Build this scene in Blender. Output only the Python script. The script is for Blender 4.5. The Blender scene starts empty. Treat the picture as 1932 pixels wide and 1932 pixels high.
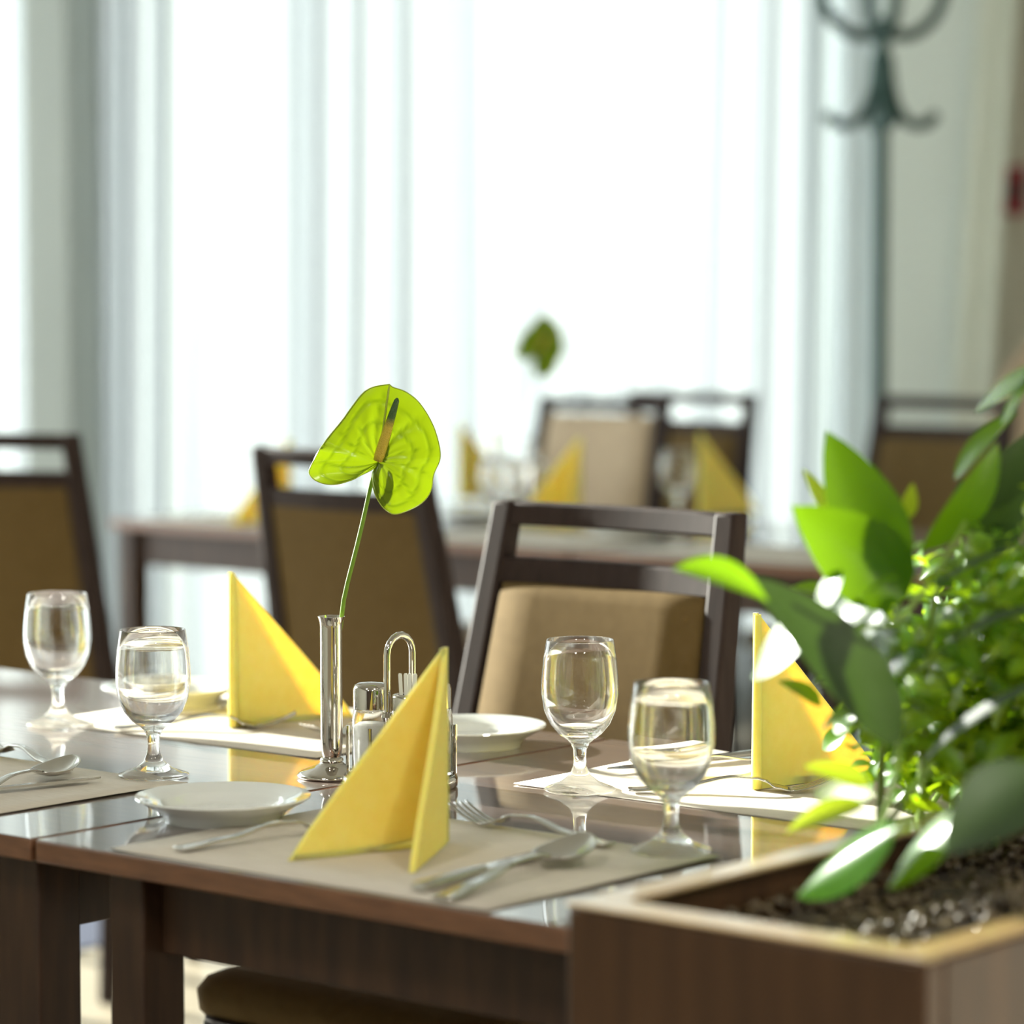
import bpy, bmesh, math, random
from mathutils import Vector, Matrix, Euler
random.seed(7)
SC = bpy.context.scene
COL = SC.collection
PI = math.pi
R = math.radians

# ------------------------------------------------------------------ camera, light, exposure
F_PX, IMG, H_CAM = 6100.0, 1932.0, 1.23
PITCH = math.atan((966.0 - 530.0) / F_PX)
cam_data = bpy.data.cameras.new('camera')
cam_data.lens = 85.0
cam_data.sensor_fit = 'HORIZONTAL'
cam_data.sensor_width = 85.0 * IMG / F_PX
cam_data.clip_start = 0.05
cam_data.clip_end = 200
cam_data.dof.use_dof = True
cam_data.dof.focus_distance = 3.08
cam_data.dof.aperture_fstop = 2.5
cam = bpy.data.objects.new('camera', cam_data)
cam.location = (0, 0, H_CAM)
cam.rotation_euler = (PI / 2 - PITCH, 0, 0)
COL.objects.link(cam)
SC.camera = cam

world = bpy.data.worlds.new('sky')
SC.world = world
world.use_nodes = True
_bg = world.node_tree.nodes['Background']
_bg.inputs['Color'].default_value = (0.95, 0.985, 1.0, 1)
_bg.inputs['Strength'].default_value = 3.3

sun_data = bpy.data.lights.new('sun', 'SUN')
sun_data.energy = 15.0
sun_data.angle = R(1.5)
sun_data.color = (1.0, 0.95, 0.86)
sun = bpy.data.objects.new('sun', sun_data)
sun.location = (-6, 8, 6)
sun.rotation_euler = Vector((0.765, -0.644, -0.30)).to_track_quat('-Z', 'Y').to_euler()
COL.objects.link(sun)

for _x, _y in ((-1.3, -1.6), (1.2, -1.6), (-1.3, 1.0), (1.2, 1.0)):      # warm ceiling lamps over the room behind the camera
    _l = bpy.data.lights.new('ceiling_lamp', 'AREA'); _l.shape = 'DISK'; _l.size = 0.45
    _l.energy = 15.0; _l.color = (1.0, 0.96, 0.88)
    _o = bpy.data.objects.new('ceiling_lamp', _l); _o.location = (_x, _y, 2.93); COL.objects.link(_o)

SC.view_settings.view_transform = 'Standard'
SC.view_settings.look = 'None'
SC.view_settings.gamma = 1.0
SC.view_settings.use_curve_mapping = False
SC.view_settings.exposure = 1.05
SC.cycles.use_denoising = True
SC.cycles.max_bounces = 14
SC.cycles.transparent_max_bounces = 16
SC.cycles.transmission_bounces = 12
SC.cycles.sample_clamp_indirect = 6.0
SC.cycles.blur_glossy = 0.3

# ------------------------------------------------------------------ helpers
def at(x, y, d):
    """point that the photograph shows at (x, y), d metres into the room"""
    a, b = (x - 966.0) / F_PX, (966.0 - y) / F_PX
    c, s = math.cos(PITCH), math.sin(PITCH)
    r = Vector((a, c + b * s, -s + b * c))
    return Vector((0, 0, H_CAM)) + r * (d / r.y)

def on(x, y, z=0.75):
    a, b = (x - 966.0) / F_PX, (966.0 - y) / F_PX
    c, s = math.cos(PITCH), math.sin(PITCH)
    r = Vector((a, c + b * s, -s + b * c))
    return Vector((0, 0, H_CAM)) + r * ((z - H_CAM) / r.z)

TH = R(-40.1)                       # the tables stand turned by this angle
A = Vector((math.cos(TH), math.sin(TH), 0))
B = Vector((-math.sin(TH), math.cos(TH), 0))
P0 = Vector((-0.411, 2.758, 0))      # near-left corner of the near table
TOP = 0.75

def T(u, v, z=TOP):
    p = P0 + A * u + B * v
    return Vector((p.x, p.y, z))

def tag(o, label=None, cat=None, group=None, kind=None):
    if label: o['label'] = label
    if cat: o['category'] = cat
    if group: o['group'] = group
    if kind: o['kind'] = kind
    return o

def empty(name, label=None, cat=None, group=None, kind=None):
    o = bpy.data.objects.new(name, None)
    o.empty_display_size = 0.05
    COL.objects.link(o)
    return tag(o, label, cat, group, kind)

def copy_tree(o, parent=None):
    c = o.copy()
    COL.objects.link(c)
    if parent is not None:
        c.parent = parent
    for ch in list(o.children):
        copy_tree(ch, c)
    return c

class MB:
    def __init__(self):
        self.v, self.f = [], []
    def add(self, vs, fs):
        n = len(self.v)
        self.v += [tuple(p) for p in vs]
        self.f += [tuple(i + n for i in f) for f in fs]
    def box(self, lo, hi, m=None):
        x0, y0, z0 = lo; x1, y1, z1 = hi
        vs = [Vector(p) for p in ((x0,y0,z0),(x1,y0,z0),(x1,y1,z0),(x0,y1,z0),(x0,y0,z1),(x1,y0,z1),(x1,y1,z1),(x0,y1,z1))]
        if m is not None: vs = [m @ p for p in vs]
        self.add(vs, [(0,3,2,1),(4,5,6,7),(0,1,5,4),(1,2,6,5),(2,3,7,6),(3,0,4,7)])
    def loft(self, rings, cap=True, closed=True):
        n = len(rings[0]); vs = [p for r in rings for p in r]; fs = []
        for i in range(len(rings) - 1):
            for j in range(n if closed else n - 1):
                k = (j + 1) % n
                fs.append((i*n+j, i*n+k, (i+1)*n+k, (i+1)*n+j))
        if cap and closed:
            fs.append(tuple(range(n - 1, -1, -1)))
            fs.append(tuple((len(rings)-1)*n + j for j in range(n)))
        self.add(vs, fs)
    def lathe(self, prof, seg=48, c=(0, 0, 0)):
        """prof: (r, z) from start to end; r = 0 ends are closed by a pole"""
        vs, fs, rows = [], [], []
        for r, z in prof:
            if r < 1e-6:
                rows.append([len(vs)] * seg); vs.append((c[0], c[1], c[2] + z))
            else:
                rows.append(list(range(len(vs), len(vs) + seg)))
                for k in range(seg):
                    a = 2 * PI * k / seg
                    vs.append((c[0] + r*math.cos(a), c[1] + r*math.sin(a), c[2] + z))
        for i in range(len(rows) - 1):
            for k in range(seg):
                q = [rows[i][k], rows[i][(k+1) % seg], rows[i+1][(k+1) % seg], rows[i+1][k]]
                u = []
                for t in q:
                    if t not in u: u.append(t)
                if len(u) > 2: fs.append(tuple(u))
        self.add(vs, fs)
    def tube(self, pts, rad, seg=12):
        pts = [Vector(p) for p in pts]
        if not isinstance(rad, (list, tuple)): rad = [rad] * len(pts)
        rings, up = [], Vector((0.31, 0.17, 0.93)).normalized()
        for i, p in enumerate(pts):
            t = (pts[min(i+1, len(pts)-1)] - pts[max(i-1, 0)]).normalized()
            if abs(t.dot(up)) > 0.97: up = Vector((0.9, 0.3, 0.1)).normalized()
            n = (up - t * up.dot(t)).normalized(); b = t.cross(n); up = n
            rings.append([p + (n*math.cos(2*PI*k/seg) + b*math.sin(2*PI*k/seg)) * rad[i] for k in range(seg)])
        self.loft(rings)
    def grid(self, rows):
        n = len(rows[0]); fs = []
        for i in range(len(rows) - 1):
            for j in range(n - 1):
                fs.append((i*n+j, i*n+j+1, (i+1)*n+j+1, (i+1)*n+j))
        self.add([p for r in rows for p in r], fs)
    def build(self, name, mat, parent=None, smooth=True, bevel=0, solid=0, sub=0, angle=35, segs=2):
        me = bpy.data.meshes.new(name)
        me.from_pydata(self.v, [], self.f)
        me.update()
        bm = bmesh.new(); bm.from_mesh(me)
        if not solid:
            bmesh.ops.recalc_face_normals(bm, faces=bm.faces)
        bm.to_mesh(me); bm.free()
        if mat: me.materials.append(mat)
        o = bpy.data.objects.new(name, me)
        COL.objects.link(o)
        if parent is not None: o.parent = parent
        if smooth:
            me.shade_smooth()
            try: me.set_sharp_from_angle(angle=R(angle))
            except Exception: pass
        if solid:
            m = o.modifiers.new('thick', 'SOLIDIFY'); m.thickness = solid; m.offset = 0
        if bevel:
            m = o.modifiers.new('round', 'BEVEL'); m.width = bevel; m.segments = segs; m.limit_method = 'ANGLE'; m.angle_limit = R(40)
        if sub:
            m = o.modifiers.new('sub', 'SUBSURF'); m.levels = sub; m.render_levels = sub
        return o

# ------------------------------------------------------------------ materials
def mat(name, color, rough=0.5, metal=0.0, **kw):
    m = bpy.data.materials.new(name); m.use_nodes = True
    b = m.node_tree.nodes['Principled BSDF']
    b.inputs['Base Color'].default_value = (*color, 1)
    b.inputs['Roughness'].default_value = rough
    b.inputs['Metallic'].default_value = metal
    for k, v in kw.items():
        b.inputs[k.replace('_', ' ')].default_value = v
    return m

def varied(name, c1, c2, scale, stretch=(1, 1, 1), rough=0.5, bump=0.0, bscale=None, detail=6, lo=0.3, hi=0.7, **kw):
    """principled material whose colour wanders between c1 and c2 along a stretched noise"""
    m = mat(name, c1, rough, **kw); nt = m.node_tree; b = nt.nodes['Principled BSDF']
    tc = nt.nodes.new('ShaderNodeTexCoord'); mp = nt.nodes.new('ShaderNodeMapping')
    mp.inputs['Scale'].default_value = stretch
    nz = nt.nodes.new('ShaderNodeTexNoise'); nz.inputs['Scale'].default_value = scale; nz.inputs['Detail'].default_value = detail
    rp = nt.nodes.new('ShaderNodeValToRGB')
    rp.color_ramp.elements[0].color = (*c1, 1); rp.color_ramp.elements[0].position = lo
    rp.color_ramp.elements[1].color = (*c2, 1); rp.color_ramp.elements[1].position = hi
    L = nt.links.new
    L(tc.outputs['Object'], mp.inputs['Vector']); L(mp.outputs['Vector'], nz.inputs['Vector'])
    L(nz.outputs['Fac'], rp.inputs['Fac']); L(rp.outputs['Color'], b.inputs['Base Color'])
    if bump:
        bp = nt.nodes.new('ShaderNodeBump'); bp.inputs['Strength'].default_value = bump; bp.inputs['Distance'].default_value = 0.001
        if bscale:
            n2 = nt.nodes.new('ShaderNodeTexNoise'); n2.inputs['Scale'].default_value = bscale; n2.inputs['Detail'].default_value = 3
            L(tc.outputs['Object'], n2.inputs['Vector']); L(n2.outputs['Fac'], bp.inputs['Height'])
        else:
            L(nz.outputs['Fac'], bp.inputs['Height'])
        L(bp.outputs['Normal'], b.inputs['Normal'])
    return m

def add_translucency(m, color, fac):
    nt = m.node_tree; b = nt.nodes['Principled BSDF']; out = nt.nodes['Material Output']
    tr = nt.nodes.new('ShaderNodeBsdfTranslucent'); tr.inputs['Color'].default_value = (*color, 1)
    mx = nt.nodes.new('ShaderNodeMixShader'); mx.inputs['Fac'].default_value = fac
    nt.links.new(b.outputs[0], mx.inputs[1]); nt.links.new(tr.outputs[0], mx.inputs[2])
    nt.links.new(mx.outputs[0], out.inputs['Surface'])
    return m

M = {}
M['top'] = varied('table_top_wood', (0.055, 0.026, 0.015), (0.10, 0.048, 0.026), 9, (1.2, 14, 14), rough=0.45, detail=8, IOR=2.4, Coat_Weight=1.0, Coat_Roughness=0.04, Coat_IOR=1.6)
M['table'] = varied('table_frame_wood', (0.030, 0.015, 0.009), (0.058, 0.029, 0.015), 7, (9, 9, 1.2), rough=0.5, Specular_IOR_Level=0.3, detail=6)
M['edge'] = varied('table_edge_wood', (0.12, 0.052, 0.026), (0.19, 0.085, 0.04), 12, (2, 2, 12), rough=0.4)
M['chair'] = varied('chair_wood', (0.024, 0.015, 0.0135), (0.038, 0.0245, 0.0215), 10, (8, 8, 1), rough=0.65, Specular_IOR_Level=0.15)
M['fabric'] = varied('brown_fabric', (0.112, 0.072, 0.026), (0.132, 0.087, 0.034), 60, rough=0.85, bump=0.15, bscale=900, Specular_IOR_Level=0.1)
M['tan_fabric'] = varied('tan_fabric', (0.40, 0.30, 0.20), (0.46, 0.35, 0.23), 40, rough=0.8)
M['paper'] = varied('placemat_paper', (0.50, 0.455, 0.385), (0.62, 0.57, 0.49), 22, (1.5, 26, 1), rough=0.75, detail=7)
M['napkin'] = varied('yellow_napkin', (0.90, 0.71, 0.15), (0.93, 0.75, 0.19), 80, rough=0.85, bump=0.1, bscale=1500, Subsurface_Weight=0.7, Subsurface_Scale=0.012, Subsurface_Radius=(1.0, 0.65, 0.2))
M['steel'] = mat('cutlery_steel', (0.62, 0.60, 0.57), 0.16, 1.0)
M['chrome'] = mat('chrome', (0.64, 0.60, 0.55), 0.05, 1.0)
M['porcelain'] = mat('white_porcelain', (0.74, 0.76, 0.74), 0.08, IOR=1.7, Coat_Weight=1.0, Coat_Roughness=0.02)
M['glass'] = mat('clear_glass', (1, 1, 1), 0.0, Transmission_Weight=1.0, IOR=1.48)
def glass_mat(m):
    nt = m.node_tree; out = nt.nodes['Material Output']; b = nt.nodes['Principled BSDF']
    tp = nt.nodes.new('ShaderNodeBsdfTransparent'); mx = nt.nodes.new('ShaderNodeMixShader'); mx.inputs['Fac'].default_value = 0.08
    nt.links.new(b.outputs[0], mx.inputs[1]); nt.links.new(tp.outputs[0], mx.inputs[2]); nt.links.new(mx.outputs[0], out.inputs['Surface'])
glass_mat(M['glass'])
M['salt'] = varied('salt_grains', (0.72, 0.72, 0.68), (0.80, 0.80, 0.77), 200, rough=0.9)
M['pepper'] = varied('pepper_grains', (0.10, 0.08, 0.06), (0.30, 0.26, 0.2), 400, rough=0.9)
M['pick'] = mat('toothpick_wrapper', (0.80, 0.80, 0.72), 0.6)
M['wall'] = varied('painted_wall', (0.76, 0.83, 0.79), (0.78, 0.85, 0.81), 3, rough=0.85)
M['wall_dim'] = varied('beige_wall', (0.66, 0.63, 0.54), (0.68, 0.65, 0.56), 3, rough=0.85)
M['panel'] = varied('dark_wood_panelling', (0.08, 0.055, 0.04), (0.12, 0.085, 0.06), 4, (8, 8, 1), rough=0.6)
M['column'] = varied('column_paint', (0.36, 0.39, 0.37), (0.38, 0.41, 0.39), 3, rough=0.8)
M['ceiling'] = mat('ceiling_paint', (0.50, 0.50, 0.48), 0.9)
M['floor'] = varied('pale_floor', (0.36, 0.31, 0.23), (0.44, 0.38, 0.29), 5, (1, 9, 1), rough=0.35)
M['rug'] = varied('blue_carpet', (0.006, 0.014, 0.050), (0.010, 0.020, 0.065), 90, rough=0.95)
M['frame'] = mat('window_frame_paint', (0.66, 0.74, 0.78), 0.4)
M['rack'] = mat('dark_green_metal', (0.022, 0.060, 0.050), 0.35, 0.3)
M['red'] = mat('red_plastic', (0.30, 0.012, 0.025), 0.4)
M['soil'] = varied('dark_soil', (0.018, 0.012, 0.008), (0.05, 0.035, 0.022), 60, rough=0.9)
M['pebble'] = varied('clay_granules', (0.025, 0.016, 0.009), (0.13, 0.09, 0.045), 45, rough=0.3)
M['planter'] = varied('planter_wood', (0.045, 0.021, 0.009), (0.085, 0.040, 0.016), 5, (7, 7, 0.8), rough=0.5, Specular_IOR_Level=0.3)
M['rim'] = varied('planter_rim_wood', (0.34, 0.22, 0.10), (0.42, 0.28, 0.13), 9, (2, 8, 8), rough=0.3, IOR=1.8, Coat_Weight=1.0, Coat_Roughness=0.12)

def leaf_mat(name, c1, c2, tr, fac, rough, scale=30):
    return add_translucency(varied(name, c1, c2, scale, rough=rough, bump=0.12), tr, fac)
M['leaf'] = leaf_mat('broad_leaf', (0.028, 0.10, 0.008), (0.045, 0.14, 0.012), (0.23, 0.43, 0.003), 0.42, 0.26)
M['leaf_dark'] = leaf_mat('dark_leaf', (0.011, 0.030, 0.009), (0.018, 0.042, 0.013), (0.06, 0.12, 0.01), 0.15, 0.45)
M['leaf_small'] = leaf_mat('small_leaf', (0.035, 0.12, 0.008), (0.07, 0.18, 0.015), (0.50, 0.72, 0.010), 0.42, 0.30)
M['leaf_young'] = leaf_mat('young_leaf', (0.35, 0.50, 0.03), (0.45, 0.58, 0.06), (0.48, 0.60, 0.02), 0.45, 0.35)
M['stalk'] = leaf_mat('green_stalk', (0.20, 0.34, 0.05), (0.30, 0.44, 0.09), (0.4, 0.6, 0.05), 0.2, 0.4)
M['spathe'] = leaf_mat('flower_spathe', (0.085, 0.145, 0.004), (0.12, 0.185, 0.006), (0.18, 0.25, 0.002), 0.38, 0.22, 25)
def shade_veins(m):
    nt = m.node_tree; L = nt.links.new; at_ = nt.nodes.new('ShaderNodeAttribute'); at_.attribute_name = 'vein_shade'
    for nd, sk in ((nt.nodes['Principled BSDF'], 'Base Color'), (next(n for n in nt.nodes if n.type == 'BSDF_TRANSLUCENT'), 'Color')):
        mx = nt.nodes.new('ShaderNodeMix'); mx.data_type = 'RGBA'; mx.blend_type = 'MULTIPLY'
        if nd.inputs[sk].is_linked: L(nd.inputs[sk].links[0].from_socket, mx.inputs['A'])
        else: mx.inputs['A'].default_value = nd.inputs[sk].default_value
        mx.inputs['B'].default_value = (.42, .50, .5, 1); L(at_.outputs['Fac'], mx.inputs['Factor']); L(mx.outputs['Result'], nd.inputs[sk])  # shade of the vein grooves multiplied into the spathe colour
shade_veins(M['spathe'])
M['margin'] = mat('spathe_glint_midrib', (0.34, 0.42, 0.05), 0.25)  # pale tone for the painted edge glint; the midrib shares it
M['stem'] = mat('flower_stem', (0.13, 0.25, 0.012), 0.4)

def spadix_mat():
    m = mat('flower_spadix', (0.5, 0.36, 0.05), 0.5); nt = m.node_tree; b = nt.nodes['Principled BSDF']; L = nt.links.new
    tc = nt.nodes.new('ShaderNodeTexCoord'); sx = nt.nodes.new('ShaderNodeSeparateXYZ')
    rp = nt.nodes.new('ShaderNodeValToRGB')
    rp.color_ramp.elements[0].position = 0.035 / 0.08; rp.color_ramp.elements[0].color = (0.50, 0.36, 0.035, 1)
    rp.color_ramp.elements[1].position = 0.045 / 0.08; rp.color_ramp.elements[1].color = (0.035, 0.085, 0.02, 1)
    md = nt.nodes.new('ShaderNodeMath'); md.operation = 'DIVIDE'; md.inputs[1].default_value = 0.08
    vo = nt.nodes.new('ShaderNodeTexVoronoi'); vo.inputs['Scale'].default_value = 700
    bp = nt.nodes.new('ShaderNodeBump'); bp.inputs['Strength'].default_value = 0.6; bp.inputs['Distance'].default_value = 0.001; bp.invert = True
    L(tc.outputs['Object'], sx.inputs[0]); L(sx.outputs['Z'], md.inputs[0]); L(md.outputs[0], rp.inputs['Fac'])
    L(rp.outputs['Color'], b.inputs['Base Color']); L(tc.outputs['Object'], vo.inputs['Vector'])
    L(vo.outputs['Distance'], bp.inputs['Height']); L(bp.outputs['Normal'], b.inputs['Normal'])
    return m
M['spadix'] = spadix_mat()

def curtain_mat():
    m = bpy.data.materials.new('sheer_curtain'); m.use_nodes = True; nt = m.node_tree; L = nt.links.new
    out = nt.nodes['Material Output']; nt.nodes.remove(nt.nodes['Principled BSDF'])
    df = nt.nodes.new('ShaderNodeBsdfDiffuse'); df.inputs['Color'].default_value = (0.60, 0.62, 0.615, 1)
    tl = nt.nodes.new('ShaderNodeBsdfTranslucent'); tl.inputs['Color'].default_value = (0.152, 0.166, 0.166, 1)
    tp = nt.nodes.new('ShaderNodeBsdfTransparent')
    a = nt.nodes.new('ShaderNodeMixShader'); a.inputs['Fac'].default_value = 0.62
    c = nt.nodes.new('ShaderNodeMixShader'); c.inputs['Fac'].default_value = 0.07
    L(df.outputs[0], a.inputs[1]); L(tl.outputs[0], a.inputs[2]); L(a.outputs[0], c.inputs[1]); L(tp.outputs[0], c.inputs[2])
    L(c.outputs[0], out.inputs['Surface'])
    return m
M['curtain'] = curtain_mat()

def pane_mat():
    m = bpy.data.materials.new('window_pane'); m.use_nodes = True; nt = m.node_tree; L = nt.links.new
    out = nt.nodes['Material Output']; nt.nodes.remove(nt.nodes['Principled BSDF'])
    tp = nt.nodes.new('ShaderNodeBsdfTransparent'); tp.inputs['Color'].default_value = (0.95, 0.98, 0.97, 1)
    gl = nt.nodes.new('ShaderNodeBsdfGlossy'); gl.inputs['Roughness'].default_value = 0.02
    c = nt.nodes.new('ShaderNodeMixShader'); c.inputs['Fac'].default_value = 0.06
    L(tp.outputs[0], c.inputs[1]); L(gl.outputs[0], c.inputs[2]); L(c.outputs[0], out.inputs['Surface'])
    return m
M['pane'] = pane_mat()

# ------------------------------------------------------------------ the room
XL, XR, YF, YB, ZC = -3.0, 2.4, -4.0, 8.9, 2.95
def struct(name, mb, m, parent=None, **kw):
    o = mb.build(name, m, parent, smooth=False, **kw)
    if parent is None: o['kind'] = 'structure'
    return o
mb = MB(); mb.box((XL - .3, YF - .3, -.1), (XR + .3, YB + .3, 0)); struct('floor', mb, M['floor'])
mb = MB(); mb.box((XL - .3, YF - .3, ZC), (XR + .3, YB + .3, ZC + .1)); struct('ceiling', mb, M['ceiling'])

def wall_with_holes(name, lo, hi, holes, z0, z1, fixed, thick, m):
    """wall along x (fixed = y) or y (fixed = x): solid boxes around the openings"""
    mb = MB(); axis, c = fixed
    def bx(a, b, za, zb):
        if b - a < 1e-4 or zb - za < 1e-4: return
        if axis == 'y': mb.box((a, c, za), (b, c + thick, zb))
        else: mb.box((c - thick, a, za), (c, b, zb))
    p = lo
    for h in holes:
        a, b = h[:2]
        bx(p, a, 0, ZC); bx(a, b, 0, h[2] if len(h) > 2 else z0); bx(a, b, z1, ZC); p = b
    bx(p, hi, 0, ZC)
    return struct(name, mb, m)
wall_with_holes('wall_back', XL, XR, [(-2.75, 0.865)], 0.06, 2.75, ('y', YB), 0.2, M['wall_dim'])
wall_with_holes('wall_left', YF, YB + .2, [(4.3, 5.3, 2.0), (5.4, 8.4, 0.12)], 0.12, 2.75, ('x', XL), 0.2, M['wall'])  # raised opening is for the added high window
mb = MB(); mb.box((XR, YF, 0), (XR + .2, YB + .2, ZC)); struct('wall_right', mb, M['wall_dim'])
mb = MB(); mb.box((XL - .2, YF - .2, 0), (XR + .2, YF, ZC)); struct('wall_front', mb, M['panel'])

def window(name, a, b, axis, c, nm, z0=0.12):
    w = empty(name, kind='structure')
    z1, t = 2.75, 0.05
    def bx(mb, p, q, za, zb, d0, d1):
        if axis == 'y': mb.box((p, c + d0, za), (q, c + d1, zb))
        else: mb.box((c - d1, p, za), (c - d0, q, zb))
    mb = MB()
    bx(mb, a, a + t, z0, z1, .06, .12); bx(mb, b - t, b, z0, z1, .06, .12)
    bx(mb, a + t, b - t, z0, z0 + t, .06, .12); bx(mb, a + t, b - t, z1 - t, z1, .06, .12)
    mb.build('window_frame', M['frame'], w, smooth=False)
    for i in range(1, nm):
        x = a + (b - a) * i / nm
        mb = MB(); bx(mb, x - .025, x + .025, z0 + t, z1 - t, .06, .12); mb.build('mullion', M['frame'], w, smooth=False)
    for i in range(nm):
        x, y = a + (b - a) * i / nm + .03, a + (b - a) * (i + 1) / nm - .03
        mb = MB(); bx(mb, x, y, z0 + t, z1 - t, .087, .093); mb.build('window_pane', M['pane'], w, smooth=False)
window('window_1', -2.75, 0.865, 'y', YB, 2, 0.06)
window('window_2', 5.4, 8.4, 'x', XL, 2)
window('added_high_window', 4.3, 5.3, 'x', XL, 1, 2.0)  # added unseen high window, sill raised so sun lights plants, not table

mb = MB(); mb.box((-1.196, 7.95, 0), (-1.085, 8.52, ZC)); struct('trim_1', mb, M['column'], bevel=.004)
mb = MB(); mb.box((0.868, 8.45, 0), (0.952, YB, ZC)); struct('trim_2', mb, M['frame'])
mb = MB(); mb.box((0.953, 8.38, 0), (1.215, YB, ZC)); struct('trim_3', mb, M['wall'])

def curtain(name, x0, x1, y, label, seed, slant=0.0, n=420, z0=0.03, z1=2.78, amp=0.052, lam=0.118, m=None):
    rnd = random.Random(seed); ph, p = [], 0.0
    for i in range(n + 1):
        ph.append(p); p += (x1 - x0) / n / lam * 2 * PI * (0.75 + 0.5 * (0.5 + 0.5 * math.sin(i * 0.045 + seed)) + 0.25 * math.sin(i * .013 + 2 * seed))
    rows = []
    for j in range(9):
        t = j / 8; z = z0 + (z1 - z0) * t; row = []
        for i in range(n + 1):
            x = x0 + (x1 - x0) * i / n
            a = amp * (1.0 - 0.25 * t) * (0.7 + 0.5 * math.sin(i * .031 + seed * 1.7))
            row.append((x + slant * (z - 1.4) + .016 * math.sin(ph[i] * 2 + .6) , y + a * math.sin(ph[i] + 0.25 * math.sin(3 * t + i * .02)), z))
        rows.append(row)
    mb = MB(); mb.grid(rows)
    o = mb.build(name, m or M['curtain'], solid=0, angle=180)
    return tag(o, label, 'curtain')
curtain('sheer_curtain', -1.16, 0.866, 8.66, 'wide white sheer curtain glowing in front of the big middle window', 1, slant=0.012)
curtain('sheer_curtain', -2.7, -1.09, 8.77, 'narrow strip of white sheer curtain left of the grey column', 2)
drape_m = varied('sage_drape', (0.72, 0.76, 0.66), (0.77, 0.80, 0.70), 8, rough=0.85)
curtain('drape', 1.16, 1.25, 8.34, 'pale sage drape hanging slanted at the right edge of the pale wall', 3, slant=0.055, n=60, amp=0.010, lam=0.045, m=drape_m)

# blue carpet far down on the floor
mb = MB(); mb.box((-0.62, -0.35, 0.0), (0.62, 0.35, 0.003))
o = mb.build('carpet', M['rug'], smooth=False, bevel=.004); o.location = (-1.12, 6.45, 0.001); o.rotation_euler.z = TH
tag(o, 'blue carpet on the floor seen between the table legs', 'carpet')

# fire call box on the right part of the back wall
fc = empty('fire_call_box', 'dark red fire call box on the wall at the right edge', 'alarm box')
mb = MB(); mb.box((-.034, -.03, -.066), (.034, 0, .066)); mb.build('housing', M['red'], fc, bevel=.006)
mb = MB(); mb.box((-.022, -.034, -.03), (.022, -.029, .03)); mb.build('button_plate', mat('dark_red', (.10, .01, .02), .3), fc, bevel=.002)
mb = MB(); mb.lathe([(0, 0), (.010, 0), (.010, .004), (0, .005)], 20); b_ = mb.build('button', mat('black_plastic', (.02, .02, .02), .4), fc)
b_.location = (0, -.034, 0); b_.rotation_euler.x = PI / 2
fc.location = at(1912, 360, YB - 0.002)

# ------------------------------------------------------------------ tables
def make_table(name, L, D, label, group=None, leg_in=(0.06, 0.03), lw=(0.042, 0.05)):
    t = empty(name, label, 'table', group)
    mb = MB(); mb.box((0, 0, .73), (L, D, .7493)); mb.build('tabletop', M['edge'], t, bevel=.002)
    mb = MB(); mb.box((.0012, .0012, .7490), (L - .0012, D - .0012, .75)); mb.build('top_veneer', M['top'], t, bevel=.0005)
    iu, iv = leg_in
    for x in (iu if isinstance(iu, float) else iu[0], L - (iu if isinstance(iu, float) else iu[1]) - lw[0]):
        for y in (iv, D - iv - lw[1]):
            mb = MB(); mb.box((x, y, 0), (x + lw[0], y + lw[1], .73)); mb.build('leg', M['table'], t, bevel=.003)
    xa = (iu if isinstance(iu, float) else iu[0]); xb = L - (iu if isinstance(iu, float) else iu[1])
    for y in (iv + .022, D - iv - .022 - .02):
        mb = MB(); mb.box((xa + lw[0], y, .656), (xb - lw[0], y + .02, .73)); mb.build('apron', M['table'], t, bevel=.002)
    for x in (xa + .012, xb - .012 - .02):
        mb = MB(); mb.box((x, iv + lw[1], .656), (x + .02, D - iv - lw[1], .73)); mb.build('apron', M['table'], t, bevel=.002)
    t.rotation_euler.z = TH
    return t
t1 = make_table('dining_table', 0.668, 0.80, 'small dark wooden table nearest the planter, set for two')
t1.location = (P0.x, P0.y, 0)
t2 = make_table('dining_table', 1.20, 0.80, 'dark wooden table pushed against the left end of the near table', leg_in=((0.06, 0.024), 0.03), lw=(0.058, 0.05))
t2.location = T(-1.206, 0, 0)
FP = Vector((-0.817, 6.535, 0))
def FT(u, v, z=TOP):
    p = FP + A * u + B * v
    return Vector((p.x, p.y, z))
t3 = make_table('dining_table', 1.20, 0.80, 'blurred dark table in the background, its left leg beside the left chair', leg_in=(0.012, 0.012))
t3.location = FP
t4 = make_table('dining_table', 0.80, 0.80, 'blurred table in the background half hidden by the plants', leg_in=(0.03, 0.03))
t4.location = FT(1.206, 0, 0)

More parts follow.
